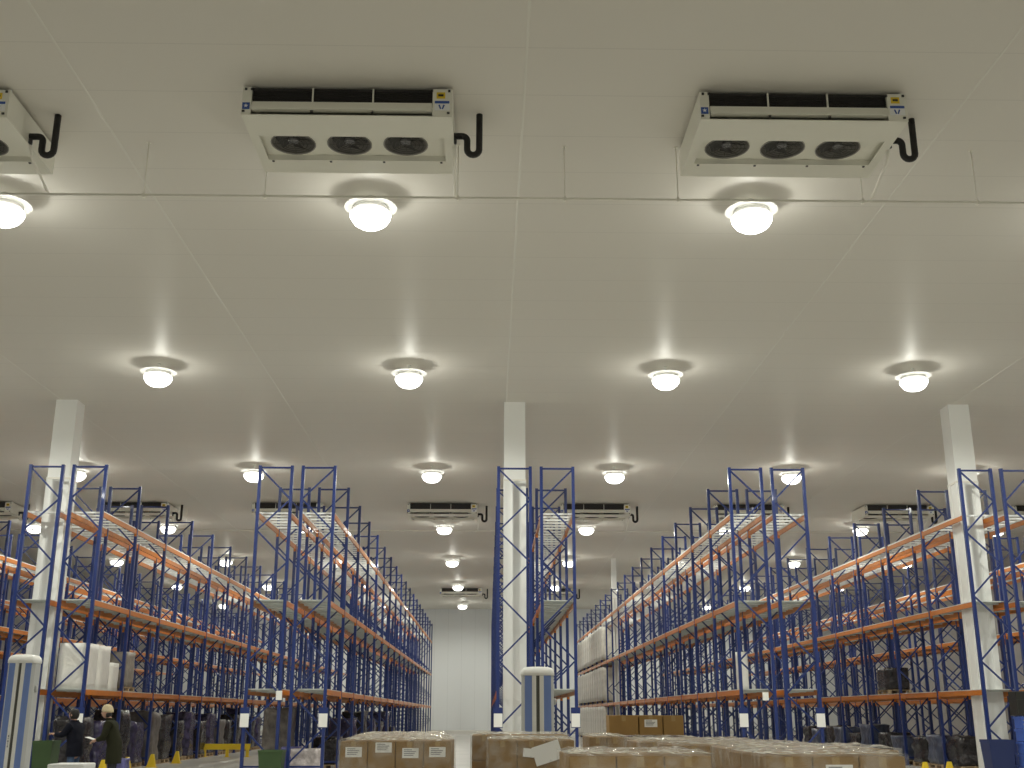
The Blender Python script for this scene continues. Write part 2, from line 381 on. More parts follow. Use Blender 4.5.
    MB().tube([(UL+0.0, y+0.02, -0.46), (UL+0.0, 1.0, -0.66), (UL+0.0, 1.82, -0.93)], 0.024, 8).build('drain_pipe', M['white_pipe'], r)
    MB().lathe([(0, 0), (0.045, 0), (0.045, 0.09), (0, 0.09)], 12, (UL+0.0, y+0.01, -0.505)).build('pipe_cap', M['screw'], r)
    return r
cool0 = make_cooler()
cool_at = []
def aisle_of(i): return
spots = [(-10.45, 15.3, 'white three fan ceiling cooler cut off at the left edge, nearest row'),
         (-3.75, 15.15, 'white three fan ceiling cooler left of centre with black drain trap, nearest row'),
         (3.16, 15.15, 'white three fan ceiling cooler at upper right with black drain trap, nearest row'),
         (-24.4, 50.1, 'distant ceiling cooler at the far left edge beyond the left column'),
         (-17.5, 50.1, 'distant ceiling cooler seen just right of the left column'),
         (-10.6, 50.1, 'distant ceiling cooler behind the double rack left of centre'),
         (-3.68, 50.1, 'distant ceiling cooler between left rack and central column'),
         (3.2, 50.1, 'distant ceiling cooler just right of the central rack top'),
         (10.15, 50.1, 'distant ceiling cooler behind the double rack right of centre'),
         (16.95, 50.1, 'distant ceiling cooler just left of the right column'),
         (23.75, 50.1, 'distant ceiling cooler at the far right beyond the right column'),
         (-3.66, 85.4, 'farthest ceiling cooler over the aisle left of the central rack'),
         (3.3, 85.4, 'farthest ceiling cooler over the aisle right of the central rack')]
for i, (x, y, lab) in enumerate(spots):
    o = cool0 if i == 0 else copy_tree(cool0)
    o.location = (x, y, CEIL); o['label'] = lab

def conduit(y, z, x0, x1, rods, label):
    r = thing('conduit', label, 'conduit', ((x0+x1)/2, y, z))
    dx = -(x0+x1)/2
    MB().tube([(x0+dx, 0, 0), (x1+dx, 0, 0)], 0.022, 8).build('pipe', M['white_pipe'], r)
    for x in rods:
        MB().tube([(x+dx, 0, 0), (x+dx, 0, CEIL - z)], 0.011, 6).box(x+dx-0.03, x+dx+0.03, -0.03, 0.03, CEIL-z-0.012, CEIL-z).box(x+dx-0.02, x+dx+0.02, -0.03, 0.03, -0.04, 0.035).build('hanger_rod', M['white_pipe'], r)
conduit(17.0, 9.79, -12.5, 14.5, (-10.6, -5.7, -3.72, -0.55, 1.22, 3.1, 6.18, 8.1, 12.6), 'thin white conduit on hanger rods below the ceiling behind the nearest coolers')
conduit(52.1, 9.79, -25, 27, (-21, -14, -7.5, -0.6, 6.3, 13.1, 20), 'distant thin white conduit on hanger rods behind the second row of coolers')

# ------------------------------------------------------------------ pallet racks
BAY, NB, Y0, HT, RW = 3.31, 18, 32.45, 8.6, 0.93
LEV = (2.2, 4.64, 7.15)
def post_mesh():
    mb = MB().box(-0.043, 0.043, -0.05, 0.05, 0.012, HT)
    mb.box(-0.09, 0.09, -0.08, 0.08, 0, 0.012)
    return mb.mesh('post', M['blue'])
def brace_mesh(side):
    mb = MB(); a = RW/2 - 0.03
    for z in (HT-0.06, 0.25): mb.bar((-a, 0, z), (a, 0, z), 0.045, 0.05)
    z = HT - 0.10; s = side; k = 0
    while z > 0.4:
        z2 = max(0.28, z - 0.86)
        mb.bar((s*a, 0.012 if k % 2 else -0.012, z), (-s*a, 0.012 if k % 2 else -0.012, z2), 0.035, 0.045); s = -s; z = z2 - 0.05; k += 1
    return mb.mesh('upright_frame', M['blue'])
def full_frame_mesh(side):
    mb = MB()
    for x in (-RW/2, RW/2): mb.box(x-0.043, x+0.043, -0.05, 0.05, 0, HT)
    a = RW/2
    mb.bar((-a, 0, HT-0.06), (a, 0, HT-0.06), 0.045, 0.05)
    z = HT - 0.10; s = side
    while z > 0.4:
        z2 = max(0.28, z - 0.86); mb.bar((s*a, 0, z), (-s*a, 0, z2), 0.035, 0.045); s = -s; z = z2 - 0.05
    return mb.mesh('upright_frame', M['blue'])
def beam_mesh():
    L = BAY - 0.1
    mb = MB().box(-0.028, 0.028, 0, L, -0.065, 0.06)
    for y in (0, L): mb.box(-0.036, 0.036, y-0.004 if y else 0, y+0.004 if not y else y, -0.14, 0.10)
    mb.box(0.0, 0.028, 0.02, L-0.02, 0.06, 0.075)
    return mb.mesh('load_beam', M['orange'])
def bars_mesh():
    """one welded deck frame: two thin side rails joined by cross bars"""
    n = 6; L = BAY - 0.1; a = RW/2; xs = [-a, -a+0.03, a-0.03, a]; ys = [0.01]; full = []
    for i in range(n):
        y = (i + 0.5) * L / n; ys += [y-0.03, y+0.03]; full += [False, True]
    ys.append(L-0.01); full.append(False)
    mb = MB(); V = {}
    def v(i, j, k):
        if (i, j, k) not in V: V[i, j, k] = mb.bm.verts.new((xs[i], ys[j], (0.076, 0.125)[k]))
        return V[i, j, k]
    def solid(i, j): return 0 <= i < 3 and 0 <= j < len(full) and (full[j] or i != 1)
    for i in range(3):
        for j in range(len(full)):
            if not solid(i, j): continue
            for k in (0, 1): mb.bm.faces.new([v(i,j,k), v(i+1,j,k), v(i+1,j+1,k), v(i,j+1,k)])
            for di, dj, A, B in ((-1,0,(i,j),(i,j+1)), (1,0,(i+1,j),(i+1,j+1)), (0,-1,(i,j),(i+1,j)), (0,1,(i,j+1),(i+1,j+1))):
                if not solid(i+di, j+dj): mb.bm.faces.new([v(*A,0), v(*B,0), v(*B,1), v(*A,1)])
    return mb.mesh('deck_bars', M['zinc'])
def sheet_mesh():
    L = BAY - 0.1; a = RW/2
    mb = MB().box(-a, a, 0.02, L-0.02, 0.078, 0.10)
    for i in range(4): y = 0.4 + i*(L-0.8)/3; mb.box(-a+0.03, a-0.03, y-0.03, y+0.03, 0.03, 0.078)
    return mb.mesh('deck_sheet', M['deck'])
PM, BL, BR, FL, FR = post_mesh(), brace_mesh(-1), brace_mesh(1), full_frame_mesh(-1), full_frame_mesh(1)
BM, DB, DS = beam_mesh(), bars_mesh(), sheet_mesh()
def rack_row(cx, side, label, detail=True, levels=LEV, decks=True, mx=1):
    r = thing('pallet_rack', label, 'pallet rack', (cx, Y0, 0), 0, 'rows of blue and orange pallet racking')
    for i in range(NB + 1):
        if detail:
            f = obj('upright_frame', BL if side < 0 else BR, r, (0, i*BAY, 0))
            for x in (-RW/2, RW/2): obj('post', PM, f, (x, 0, 0))
        else: obj('upright_frame', FL if side < 0 else FR, r, (0, i*BAY, 0))
    far = MB()
    for i in range(NB):
        for li, z in enumerate(levels):
            for x in (-RW/2, RW/2):
                if i * 2 * len(levels) < 96: obj('load_beam', BM, r, (x, i*BAY + 0.05, z))
                else: far.box(x-0.028, x+0.028, i*BAY+0.05, (i+1)*BAY-0.05, z-0.075, z+0.07)
            if decks: obj('deck', DB if li == 2 else DS, r, (0, i*BAY + 0.05, z))
    if len(far.bm.verts): tag(far.build('load_beam', M['orange'], r), kind='stuff')
    else: far.bm.free()
    return r
PAIRS = [(-25.9, 'double rack beyond the leftmost aisle', 0), (-19.07, 'double rack second from the left wall', 0), (-12.25, 'double rack around the left white column', 1), (-5.6, 'double rack left of the centre aisle', 1),
         (1.36, 'central double rack', 1), (8.15, 'double rack right of the centre', 1), (14.98, 'double rack around the right white column', 1), (21.8, 'double rack beyond the right white column', 0)]
for cx, lab, det in PAIRS:
    cl = cx == 1.36
    rack_row(cx - 0.625, -1, 'blue orange pallet rack row, left half of %s' % lab, det, (2.2,) if cl else LEV, not cl)
    rack_row(cx + 0.625, 1, 'blue orange pallet rack row, right half of %s' % lab, det)

# paper signs and small tags on the rack ends
def sign(x, z, label, w=0.24, h=0.36, y=None):
    y = Y0 - 0.056 if y is None else y
    r = thing('paper_sign', label, 'sign', (x, y, z), 0, 'white sheets on the rack ends')
    MB().box(-w/2, w/2, -0.012, -0.006, -h/2, h/2).build('sheet', M['paper'], r)
    if w > 0.2: MB().box(-0.13, 0.13, -0.006, 0, -h/2-0.02, h/2+0.16).build('holder', M['blue'], r)
    return r
for x, n in ((-11.2, 'right of the left column by the two workers'), (-6.68, 'outer left of the double rack left of centre'), (-4.53, 'outer right of the double rack left of centre'),
             (0.28, 'left of the central column'), (2.42, 'right of the blue and white mast'), (7.08, 'outer left of the double rack right of centre'), (9.22, 'outer right of the double rack right of centre')):
    sign(x, 1.46, 'white paper sheet on the rack post, ' + n)
sign(-5.77, 2.12, 'small white card at beam height on the rack left of centre', 0.17, 0.25)
sign(7.72, 2.10, 'small white card at beam height on the rack right of centre', 0.17, 0.22)

# ------------------------------------------------------------------ goods
def pallet_mesh(w=1.2, d=0.8):
    mb = MB(); n = 6
    for i in range(n):
        x = -w/2 + (w-0.1)*i/(n-1); mb.box(x, x+0.1, -d/2, d/2, 0.122, 0.144)
    for y in (-d/2, -0.05, d/2-0.1): mb.box(-w/2, w/2, y, y+0.1, 0.1, 0.122); mb.box(-w/2, w/2, y, y+0.1, 0, 0.022)
    for x in (-w/2, -0.07, w/2-0.14):
        for y in (-d/2, -0.05, d/2-0.1): mb.box(x, x+0.14, y, y+0.1, 0.022, 0.1)
    return mb.mesh('pallet', M['wood'])
PAL = pallet_mesh()
def lumpy(name, w, d, h, m, amp=0.04, seed=0, top_taper=0.0, z0=0.145, ny=6):
    """soft wrapped bundle: a rounded block with uneven sides"""
    rnd = random.Random(seed); bm = bmesh.new()
    bmesh.ops.create_cube(bm, size=1.0)
    bmesh.ops.subdivide_edges(bm, edges=list(bm.edges), cuts=ny, use_grid_fill=True)
    ph = [rnd.uniform(0, 6.28) for _ in range(8)]
    for v in bm.verts:
        x, y, z = v.co
        q = 1 - 0.10 * (max(0, abs(x)-0.36) / 0.14) * (max(0, abs(y)-0.36) / 0.14)
        t = 1 - top_taper * (z + 0.5)
        k = amp * (math.sin(9*z + ph[0] + 3*x) + math.sin(11*y + ph[1]) * math.sin(8*x + ph[2]) + 0.7*math.sin(17*z + 7*y + ph[3]))
        zz = (z + 0.5)
        v.co = (x*w*q*t*(1 + k*0.5), y*d*q*t*(1 + k*0.5), z0 + h*zz + (k*0.5*h if zz > 0.2 else 0)*(0.4 if zz < 0.99 else 1) * 0.3)
    for f in bm.faces: f.smooth = True
    me = bpy.data.meshes.new(name); bm.to_mesh(me); bm.free(); me.materials.append(m); return me
def load(x, y, z, me, label, cat='wrapped goods', rz=PI/2, group=None, sx=1.0, on_pallet=True):
    r = thing('wrapped_load', label, cat, (x, y, z), rz, group)
    if on_pallet: obj('pallet', PAL, r)
    obj('bundle', me, r)
    return r
DECK = LEV[0] + 0.10
RA = -12.25 + 0.625; RBl, RBr = -5.6 - 0.625, -5.6 + 0.625; RD = 8.15 - 0.625; RE = 14.98 - 0.625
W1 = lumpy('bundle', 1.06, 0.84, 1.24, M['whitewrap'], 0.015, 1, z0=0.0)
W2 = lumpy('bundle', 0.75, 0.82, 0.80, M['whitewrap'], 0.02, 2, z0=0.0)
M['beigewrap'] = mat('grey_beige_wrapped_goods', (0.30, 0.27, 0.23), 0.4, var=0.2, vscale=5, bump=0.4, bscale=8)
M['palewrap'] = mat('pale_grey_wrapped_goods', (0.58, 0.56, 0.51), 0.35, var=0.12, vscale=4, bump=0.35, bscale=7)
W3 = lumpy('bundle', 1.0, 0.8, 1.05, M['beigewrap'], 0.03, 3)
load(RA, 33.1, DECK, W1, 'tall white wrapped pallet load on first shelf beside left column', on_pallet=False)
load(RA, 34.2, DECK, W1, 'white wrapped pallet load, second from the left column on first shelf', on_pallet=False)
load(RA + 0.03, 35.15, DECK, W2, 'low white wrapped load on first shelf, third from left column', on_pallet=False)
load(RA, 36.7, DECK, W3, 'grey brown wrapped load on first shelf beyond the white loads')
# floor positions, left rack
mats_f = ['darkwrap', 'purplewrap', 'darkwrap', 'purplewrap', 'greywrap', 'darkwrap']
k = 0
for b in range(8):
    for j in range(2):
        h = random.uniform(1.2, 1.85)
        me = lumpy('bundle', 1.15, 0.86, h, M[mats_f[k % 6]], 0.11, 20 + k)
        load(RA, Y0 + b*BAY + 0.92 + j*1.5, 0, me, '%s wrapped load on floor in left column rack, %s bay, %s half' % ({'darkwrap': 'black', 'purplewrap': 'dark violet', 'greywrap': 'grey'}[mats_f[k % 6]], ordw(b), ('front', 'back')[j]), group='wrapped loads on the floor of the left rack')
        k += 1
load(-10.62, 34.4, 0, lumpy('bundle', 0.55, 0.5, 0.40, M['violet'], 0.06, 60, z0=0.0), 'small violet wrapped bundle on the floor between yellow guards', on_pallet=False)
# floor positions, rack left of centre
load(RBl, 35.35, 0, lumpy('bundle', 1.1, 0.84, 1.65, M['greywrap'], 0.06, 61), 'tall grey wrapped load behind the green bin and paper sign')
load(RBr - 0.1, 33.4, 0, lumpy('bundle', 0.9, 0.8, 0.55, M['pinkwhite'], 0.07, 62), 'pale shrink wrapped bundle low in the rack beside the carton stack')
load(RBl + 0.55, 34.3, 0, lumpy('bundle', 0.6, 0.5, 0.72, M['violet'], 0.06, 63, z0=0.0), 'violet wrapped bundle standing right of the green bin', on_pallet=False)
load(RBr, 36.9, 0, lumpy('bundle', 1.1, 0.8, 0.8, M['darkwrap'], 0.06, 64), 'black wrapped load behind the pale bundle in the rack')
for b in range(2, 8):
    load(RBr, Y0 + b*BAY + 1.6, 0, lumpy('bundle', 1.2, 0.86, random.uniform(0.9, 1.6), M[('purplewrap', 'darkwrap')[b % 2]], 0.11, 70+b), '%s wrapped load on floor of rack left of centre, %s bay' % (('dark violet', 'black')[b % 2], ordw(b)), group='wrapped loads on the floor left of centre')
# right rack
load(RD, 34.3, DECK, lumpy('bundle', 0.4, 0.3, 1.1, M['whitewrap'], 0.03, 80, z0=0.0), 'narrow tall white load on first shelf of the rack right of centre', on_pallet=False)
for b in range(0, 6):
    for j in range(2):
        if b == 0 and j == 0: continue
        load(RE, Y0 + b*BAY + 1.0 + j*1.35 + (0.5 if b == 0 else 0), 0, lumpy('bundle', 1.1, 0.86, random.uniform(0.7, 1.2) * (0.75 if b == 0 else 1), M[('bluegrey', 'darkwrap', 'bluegrey', 'darkwrap')[(b*2+j) % 4]], 0.11, 90+b*2+j),
             '%s wrapped load on floor in right rack, %s bay, %s half' % (('blue grey', 'black', 'blue grey', 'black')[(b*2+j) % 4], ordw(b), ('front', 'back')[j]), group='wrapped loads on the floor of the right rack')
load(RE, 41.0, DECK, lumpy('bundle', 1.1, 0.84, 0.75, M['darkwrap'], 0.03, 110), 'dark wrapped load on first shelf of right rack, nearer one')
# white goods filling the far bays right of the aisle
WT = lumpy('bundle', 1.42, 1.22, 1.95, M['palewrap'], 0.012, 120)
for li, (z, lw) in enumerate(((0, 'floor level'), (LEV[0]+0.10, 'first shelf'), (LEV[1]+0.10, 'second shelf'))):
    for b in range(11, 18):
        for j in range(2):
            if b == 11 and j == 0: continue
            load(RD, Y0 + b*BAY + 0.85 + j*1.6, z, WT, 'white wrapped load, far aisle, %s, %s bay beyond thin column, %s half' % (lw, ordw(b-11), ('near', 'far')[j]), group='white loads in the far bays')

# ------------------------------------------------------------------ floor guards
def guard(x, y, label):
    r = thing('rack_guard', label, 'guard', (x, y, 0), 0, 'yellow floor guards at the rack feet')
    MB().prism([(-0.14, 0), (0.14, 0), (0.14, 0.02), (0.06, 0.40), (-0.02, 0.40), (-0.14, 0.02)], 'Y', -0.06, 0.06).build('fin', M['yellow'], r)
    MB().box(-0.18, 0.18, -0.12, 0.12, 0, 0.018).build('base_plate', M['yellow'], r)
for i, y in enumerate((33.4, 35.6, 38.2, 41.2)): guard(-10.75, y, 'yellow floor guard at the left rack foot, %s from the front' % ordw(i))
guard(12.35, 31.6, 'yellow floor guard at the right rack foot, nearest the column')
guard(11.62, 31.4, 'yellow floor guard at the right rack foot, beside the carton stacks')
r = thing('barrier_rail', 'low yellow barrier rail across the far aisle floor at left', 'barrier', (-10.4, 47.3, 0))
MB().box(-0.95, 0.95, -0.05, 0.05, 0.28, 0.50).build('rail', M['yellow'], r)
for x in (-0.85, 0.05, 0.85): MB().box(x-0.06, x+0.06, -0.045, 0.045, 0, 0.28).box(x-0.11, x+0.11, -0.1, 0.1, 0, 0.015).build('post', M['yellow'], r)

# ------------------------------------------------------------------ bins and crates
def wheelie(x, y, w, d, h, m, label, rz=0):
    r = thing('waste_bin', label, 'bin', (x, y, 0), rz)
    mb = MB(); a, b = w/2*0.82, d/2*0.82; A, B = w/2, d/2; t = 0.02
    def ring(ax, by, z): return [mb.bm.verts.new(p) for p in ((-ax,-by,z),(ax,-by,z),(ax,by,z),(-ax,by,z))]
    R = [ring(a, b, 0.06), ring(A*0.97, B*0.97, h*0.93), ring(A, B, h*0.93), ring(A, B, h), ring(A-0.03, B-0.03, h), ring(a-t, b-t, 0.09)]
    for P, Q in zip(R, R[1:]):
        for i in range(4): mb.bm.faces.new((P[i], P[(i+1)%4], Q[(i+1)%4], Q[i]))
    mb.bm.faces.new(R[0][::-1]); mb.bm.faces.new(R[-1])
    mb.build('tub', m, r)
    for sx in (-1, 1): MB().tube([(sx*(a-0.03), b-0.06, 0.06), (sx*(a-0.08), b-0.06, 0.06)], 0.06, 14).build('wheel', M['black'], r)
    MB().tube([(-A*0.6, B-0.01, h-0.05), (-A*0.6, B+0.05, h-0.02), (A*0.6, B+0.05, h-0.02), (A*0.6, B-0.01, h-0.05)], 0.012, 8).build('handle', m, r)
    return r
wheelie(-5.78, 31.9, 0.66, 0.6, 0.70, M['green'], 'open green waste bin in the rack end left of centre')
wheelie(-9.36, 25.3, 0.42, 0.5, 1.08, M['green'], 'dark green waste bin in front of the two workers')
wheelie(13.42, 30.9, 0.68, 0.6, 0.98, M['binblue'], 'dark blue waste bin at the foot of the right column')
def crate(x, y, z, label):
    r = thing('plastic_crate', label, 'crate', (x, y, z), 0, 'stack of blue crates at the right edge')
    mb = MB(); w, d, h = 0.30, 0.20, 0.30
    mb.box(-w, w, -d, d, 0, 0.02)
    for sx in (-1, 1): mb.box(*sorted((sx*w, sx*(w-0.015))), -d, d, 0.02, h); mb.box(*sorted((sx*(w+0.02), sx*(w-0.015))), -d-0.02, d+0.02, h-0.06, h)
    for sy in (-1, 1):
        for z0 in (0.02, 0.13, 0.22): mb.box(-w+0.015, w-0.015, *sorted((sy*d, sy*(d-0.015))), z0, z0+0.06)
        mb.box(-w+0.015, w-0.015, *sorted((sy*(d+0.02), sy*(d-0.015))), h-0.06, h)
        for xx in (-w+0.02, 0.0, w-0.05): mb.box(xx, xx+0.03, *sorted((sy*(d+0.005), sy*(d-0.01))), 0.02, h-0.06)
    mb.build('shell', M['crateblue'], r)
    return r
for i in range(5): crate(14.2, 30.6, i*0.315, 'blue plastic crate at the right edge, %s from the floor' % ordw(i))
r = thing('equipment_case', 'black case on top of the blue crates at the right edge', 'case', (14.19, 30.6, 1.58))
MB().box(-0.36, 0.36, -0.24, 0.24, 0, 0.62).bevel(0.02).build('case_body', M['black'], r)
MB().box(-0.36, 0.36, -0.248, -0.24, 0.40, 0.42).box(-0.08, 0.08, -0.255, -0.24, 0.34, 0.41).build('latch', M['screw'], r)

# ------------------------------------------------------------------ stretch wrapper masts
def mast(x, y, label, h=2.36, k=0.92):
    r = thing('stretch_wrapper', label, 'machine', (x, y, 0)); r.scale = (k, k, 1)
    hb = h - 0.14
    MB().box(-0.36, 0.36, -0.30, 0.36, 0, 0.10).bevel(0.015).build('base', M['mast_grey'], r)
    MB().prism([(-0.235, -0.22), (0.235, -0.22), (0.285, -0.15), (0.285, 0.14), (-0.285, 0.14), (-0.285, -0.15)], 'Z', 0.10, hb).build('mast_body', M['mast_grey'], r)
    for sx in (-1, 1):
        MB().box(*sorted((sx*0.105, sx*0.232)), -0.232, -0.2205, 0.12, hb-0.002).build('blue_panel', M['mast_blue'], r)
        MB().box(*sorted((sx*0.030, sx*0.104)), -0.240, -0.2205, 0.12, hb-0.002).build('rail', M['mast_white'], r)
    MB().box(-0.029, 0.029, -0.2225, -0.2205, 0.12, hb-0.002).box(-0.006, 0.006, -0.236, -0.2225, 0.12, hb-0.002).build('slot', M['mast_dark'], r)
    c = MB()                                                              # domed cap
    out = [(-0.24, -0.25), (0.24, -0.25), (0.295, -0.18), (0.295, 0.15), (-0.295, 0.15), (-0.295, -0.18)]
    prev = None
    for s, z in ((1, hb), (1.0, hb+0.05), (0.95, hb+0.09), (0.84, hb+0.12), (0.62, hb+0.138), (0.3, hb+0.145)):
        R = [c.bm.verts.new((u*s, v*s, z)) for u, v in out]
        if prev:
            for i in range(6): c.bm.faces.new((prev[i], prev[(i+1)%6], R[(i+1)%6], R[i])).smooth = True
        else: c.bm.faces.new(R[::-1])
        prev = R
    c.bm.faces.new(prev); c.build('cap', M['mast_white'], r)
    k = MB().lathe([(0, 0), (0.055, 0), (0.055, 0.03), (0.03, 0.05), (0, 0.05)], 14)
    ko = k.build('control_knob', M['mast_grey'], r, (0.286, -0.02, h-0.55)); ko.rotation_euler = (0, PI/2, 0)
    t = MB()
    for i, (a, b) in enumerate(((0, .03), (.045, .06), (.075, .11), (.125, .14), (.155, .19))): t.box(-0.068-0.012, -0.068+0.012, -0.2425, -0.2405, 1.10+a, 1.10+b)
    t.build('rail_print', M['ink'], r)
    MB().lathe([(0, 0), (0.75, 0), (0.75, 0.07), (0.70, 0.085), (0, 0.085)], 36, (0, -1.15, 0)).build('turntable', M['mast_grey'], r)
    MB().box(-0.2, 0.2, -0.55, -0.30, 0, 0.07).build('link_arm', M['mast_grey'], r)
    return r
mast(0.81, 19.2, 'blue and white wrapping machine mast in front of the central column')
mast(-7.68, 19.4, 'blue and white wrapping machine mast at the left edge', 2.56, 0.78)

# ------------------------------------------------------------------ carton stacks
def carton_mesh(w, d, h, m):
    mb = MB().box(-w/2, w/2, -d/2, d/2, 0, h).bevel(0.006, 1)
    mb.box(-0.025, 0.025, -d/2+0.004, d/2-0.004, h, h+0.0012, 1)
    mb.box(-0.025, 0.025, -d/2-0.0012, -d/2, h-0.07, h-0.004, 1)
    return mb.mesh('carton', [m, M['tape']])
def add_label(c, w, h, y, zc, lw=0.17, lh=0.10, dx=0.0):
    l = MB().box(-lw/2+dx, lw/2+dx, y-0.003, y-0.0005, zc-lh/2, zc+lh/2).build('label_sheet', M['paper'], c)
    p = MB()
    for i in range(4): p.box(-lw*0.4+dx, lw*(0.1+0.08*(i*7 % 4))+dx, y-0.005, y-0.0032, zc+lh*(0.32-0.18*i)-0.004, zc+lh*(0.32-0.18*i)+0.004)
    p.build('print', M['ink'], l)
CM = {}
def carton(x, y, z, w, d, h, label, group, lab=None, rz=0.0, m='carton'):
    key = (w, d, h, m)
    if key not in CM: CM[key] = carton_mesh(w-0.006, d-0.006, h-0.003, M[m])
    o = obj('carton', CM[key], None, (x, y, z), rz)
    tag(o, label, 'carton', group)
    if lab: add_label(o, w, h, -(d-0.006)/2, *lab)
    return o
def film(x, y, z0, w, d, h, label, seed, side=True):
    """clear film drawn over the top of a load and down its sides"""
    rnd = random.Random(seed); nx, ny, nz = 14, 10, 6; bm = bmesh.new(); ph = [rnd.uniform(0, 6.28) for _ in range(9)]
    W, D = w/2 + 0.016, d/2 + 0.016
    def wob(a, b): return 0.006*(math.sin(23*a+ph[0]+9*b)+math.sin(31*b+ph[1]-12*a)+math.sin(47*a+ph[2])*math.sin(39*b+ph[3]))
    g = {}
    for i in range(nx+1):
        for j in range(ny+1):
            X = -W + 2*W*i/nx; Y = -D + 2*D*j/ny
            e = i in (0, nx) or j in (0, ny)
            g[i, j] = bm.verts.new((X, Y, h + 0.012 + (0.0 if e else 0.014 + wob(X, Y))))
    for i in range(nx):
        for j in range(ny): bm.faces.new((g[i,j], g[i+1,j], g[i+1,j+1], g[i,j+1])).material_index = 0
    if side:
        per = [(i, 0) for i in range(nx)] + [(nx, j) for j in range(ny)] + [(i, ny) for i in range(nx, 0, -1)] + [(0, j) for j in range(ny, 0, -1)]
        prev = [g[p] for p in per]
        for k in range(1, nz+1):
            cur = []
            for p in per:
                c = g[p].co; q = 0.004*math.sin(19*k + 29*c.x + 23*c.y + ph[4])
                nxn = Vector((c.x/W if abs(c.x) > W-1e-4 else 0, c.y/D if abs(c.y) > D-1e-4 else 0, 0))
                cur.append(bm.verts.new((c.x + nxn.x*(q+0.002), c.y + nxn.y*(q+0.002), (h+0.012)*(1-k/nz))))
            for a in range(len(per)):
                b = (a+1) % len(per); bm.faces.new((prev[a], cur[a], cur[b], prev[b])).material_index = 1
            prev = cur
    for f in bm.faces: f.smooth = True
    bmesh.ops.recalc_face_normals(bm, faces=bm.faces)
    me = bpy.data.meshes.new('stretch_film'); bm.to_mesh(me); bm.free(); me.materials.append(M['film']); me.materials.append(M['film_side'])
    o = obj('stretch_film', me, None, (x, y, z0)); tag(o, label, 'stretch film', 'clear film over the carton loads'); return o
def palletload(cx, cy, what, ncol, nrow, w=0.30, d=0.40, h=0.30, front=None, seed=0, top=1.34, m='carton'):
    """pallet of cartons: two lower layers of large cartons, one top layer of ncol x nrow, film over all"""
    W, D = ncol*w, nrow*d
    p = obj('pallet', pallet_mesh(W, D), None, (cx, cy, 0)); tag(p, 'wooden pallet under %s' % what, 'pallet', 'pallets under the carton stacks')
    lh = (top - h - 0.145) / 2
    for L in range(2):
        for i in range(2):
            for j in range(2):
                carton(cx + (i-0.5)*W/2, cy + (j-0.5)*D/2, 0.145 + L*lh, W/2, D/2, lh, 'large brown carton low in %s' % what, 'lower cartons of ' + what, m=m)
    for j in range(nrow):
        for i in range(ncol):
            lab = None
            if front and j == 0 and i in front: lab = front[i]
            pos = {0: 'leftmost', ncol-1: 'rightmost'}.get(i, ordw(i) + ' from left')
            rowl = 'front row' if j == 0 else ('back row' if j == nrow-1 else 'middle row')
            carton(cx - W/2 + (i+0.5)*w, cy - D/2 + (j+0.5)*d, top - h, w, d, h, 'brown carton on top of %s, %s, %s' % (what, rowl, pos), 'top cartons of ' + what, lab, m=m)
    film(cx, cy, 0.0, W, D, top, 'crinkled clear stretch film over %s' % what, seed)
S1 = {0: (0.19, 0.17, 0.10), 1: (0.235, 0.17, 0.10, 0.02), 2: (0.18, 0.17, 0.10, 0.01), 3: (0.19, 0.17, 0.10)}
for k in range(4):
    palletload(-0.96 - 0.075*k, 12.95 + k*1.3, ('front left stack', 'left stack second back', 'left stack third back', 'left stack farthest back')[k], 4, 3, front=S1 if k == 0 else None, seed=k, w=0.29)
palletload(0.47, 13.35, 'stack in front of the mast', 3, 3, w=0.31, seed=11)
palletload(0.40, 15.3, 'stack right before the mast base', 4, 3, w=0.30, seed=12, top=1.36)
palletload(1.02, 8.45, 'nearest low right stack', 3, 3, w=0.32, d=0.36, seed=13, m='carton2')
palletload(2.30, 8.4, 'front right stack', 3, 3, w=0.31, d=0.40, seed=14, front={1: (0.2, 0.18, 0.09, 0.02)})
palletload(2.58, 9.75, 'right stack second back', 4, 3, w=0.31, d=0.40, seed=15)
palletload(2.30, 11.1, 'right stack third back', 4, 3, w=0.31, d=0.40, seed=16)
palletload(2.15, 12.45, 'right stack fourth back', 4, 3, w=0.31, d=0.40, seed=17)
palletload(2.02, 15.2, 'stack carrying three loose cartons', 4, 3, w=0.30, d=0.36, seed=18, top=1.32)
palletload(1.36, 14.0, 'narrow wrapped stack beside the loose cartons', 2, 2, w=0.2, d=0.5, seed=19, top=1.36)
carton(1.70, 14.9, 1.36, 0.37, 0.4, 0.24, 'large brown carton on the right stacks, left of three loose cartons', 'loose cartons on the right stack', m='carton2')
carton(2.04, 14.9, 1.36, 0.30, 0.4, 0.24, 'brown carton with white label, middle of three loose cartons', 'loose cartons on the right stack', (0.14, 0.16, 0.09, 0.0), m='carton2')
carton(2.325, 14.9, 1.36, 0.26, 0.4, 0.238, 'plain brown carton, right of three loose cartons', 'loose cartons on the right stack', m='carton2')
# paper sheet stuck on the film before the mast
r = thing('delivery_note', 'white paper sheets stuck at an angle on the stack before the mast', 'paper', (0.64, 12.86 - 0.13, 1.21))
MB().box(-0.15, 0.15, -0.006, -0.002, -0.10, 0.10).build('sheet', M['paper'], r).rotation_euler = (0.06, -0.30, 0)
MB().box(-0.06, 0.06, -0.001, 0.002, -0.045, 0.045).build('sheet', M['paper'], r, (-0.20, 0, 0.0)).rotation_euler = (0.02, 0.1, 0)
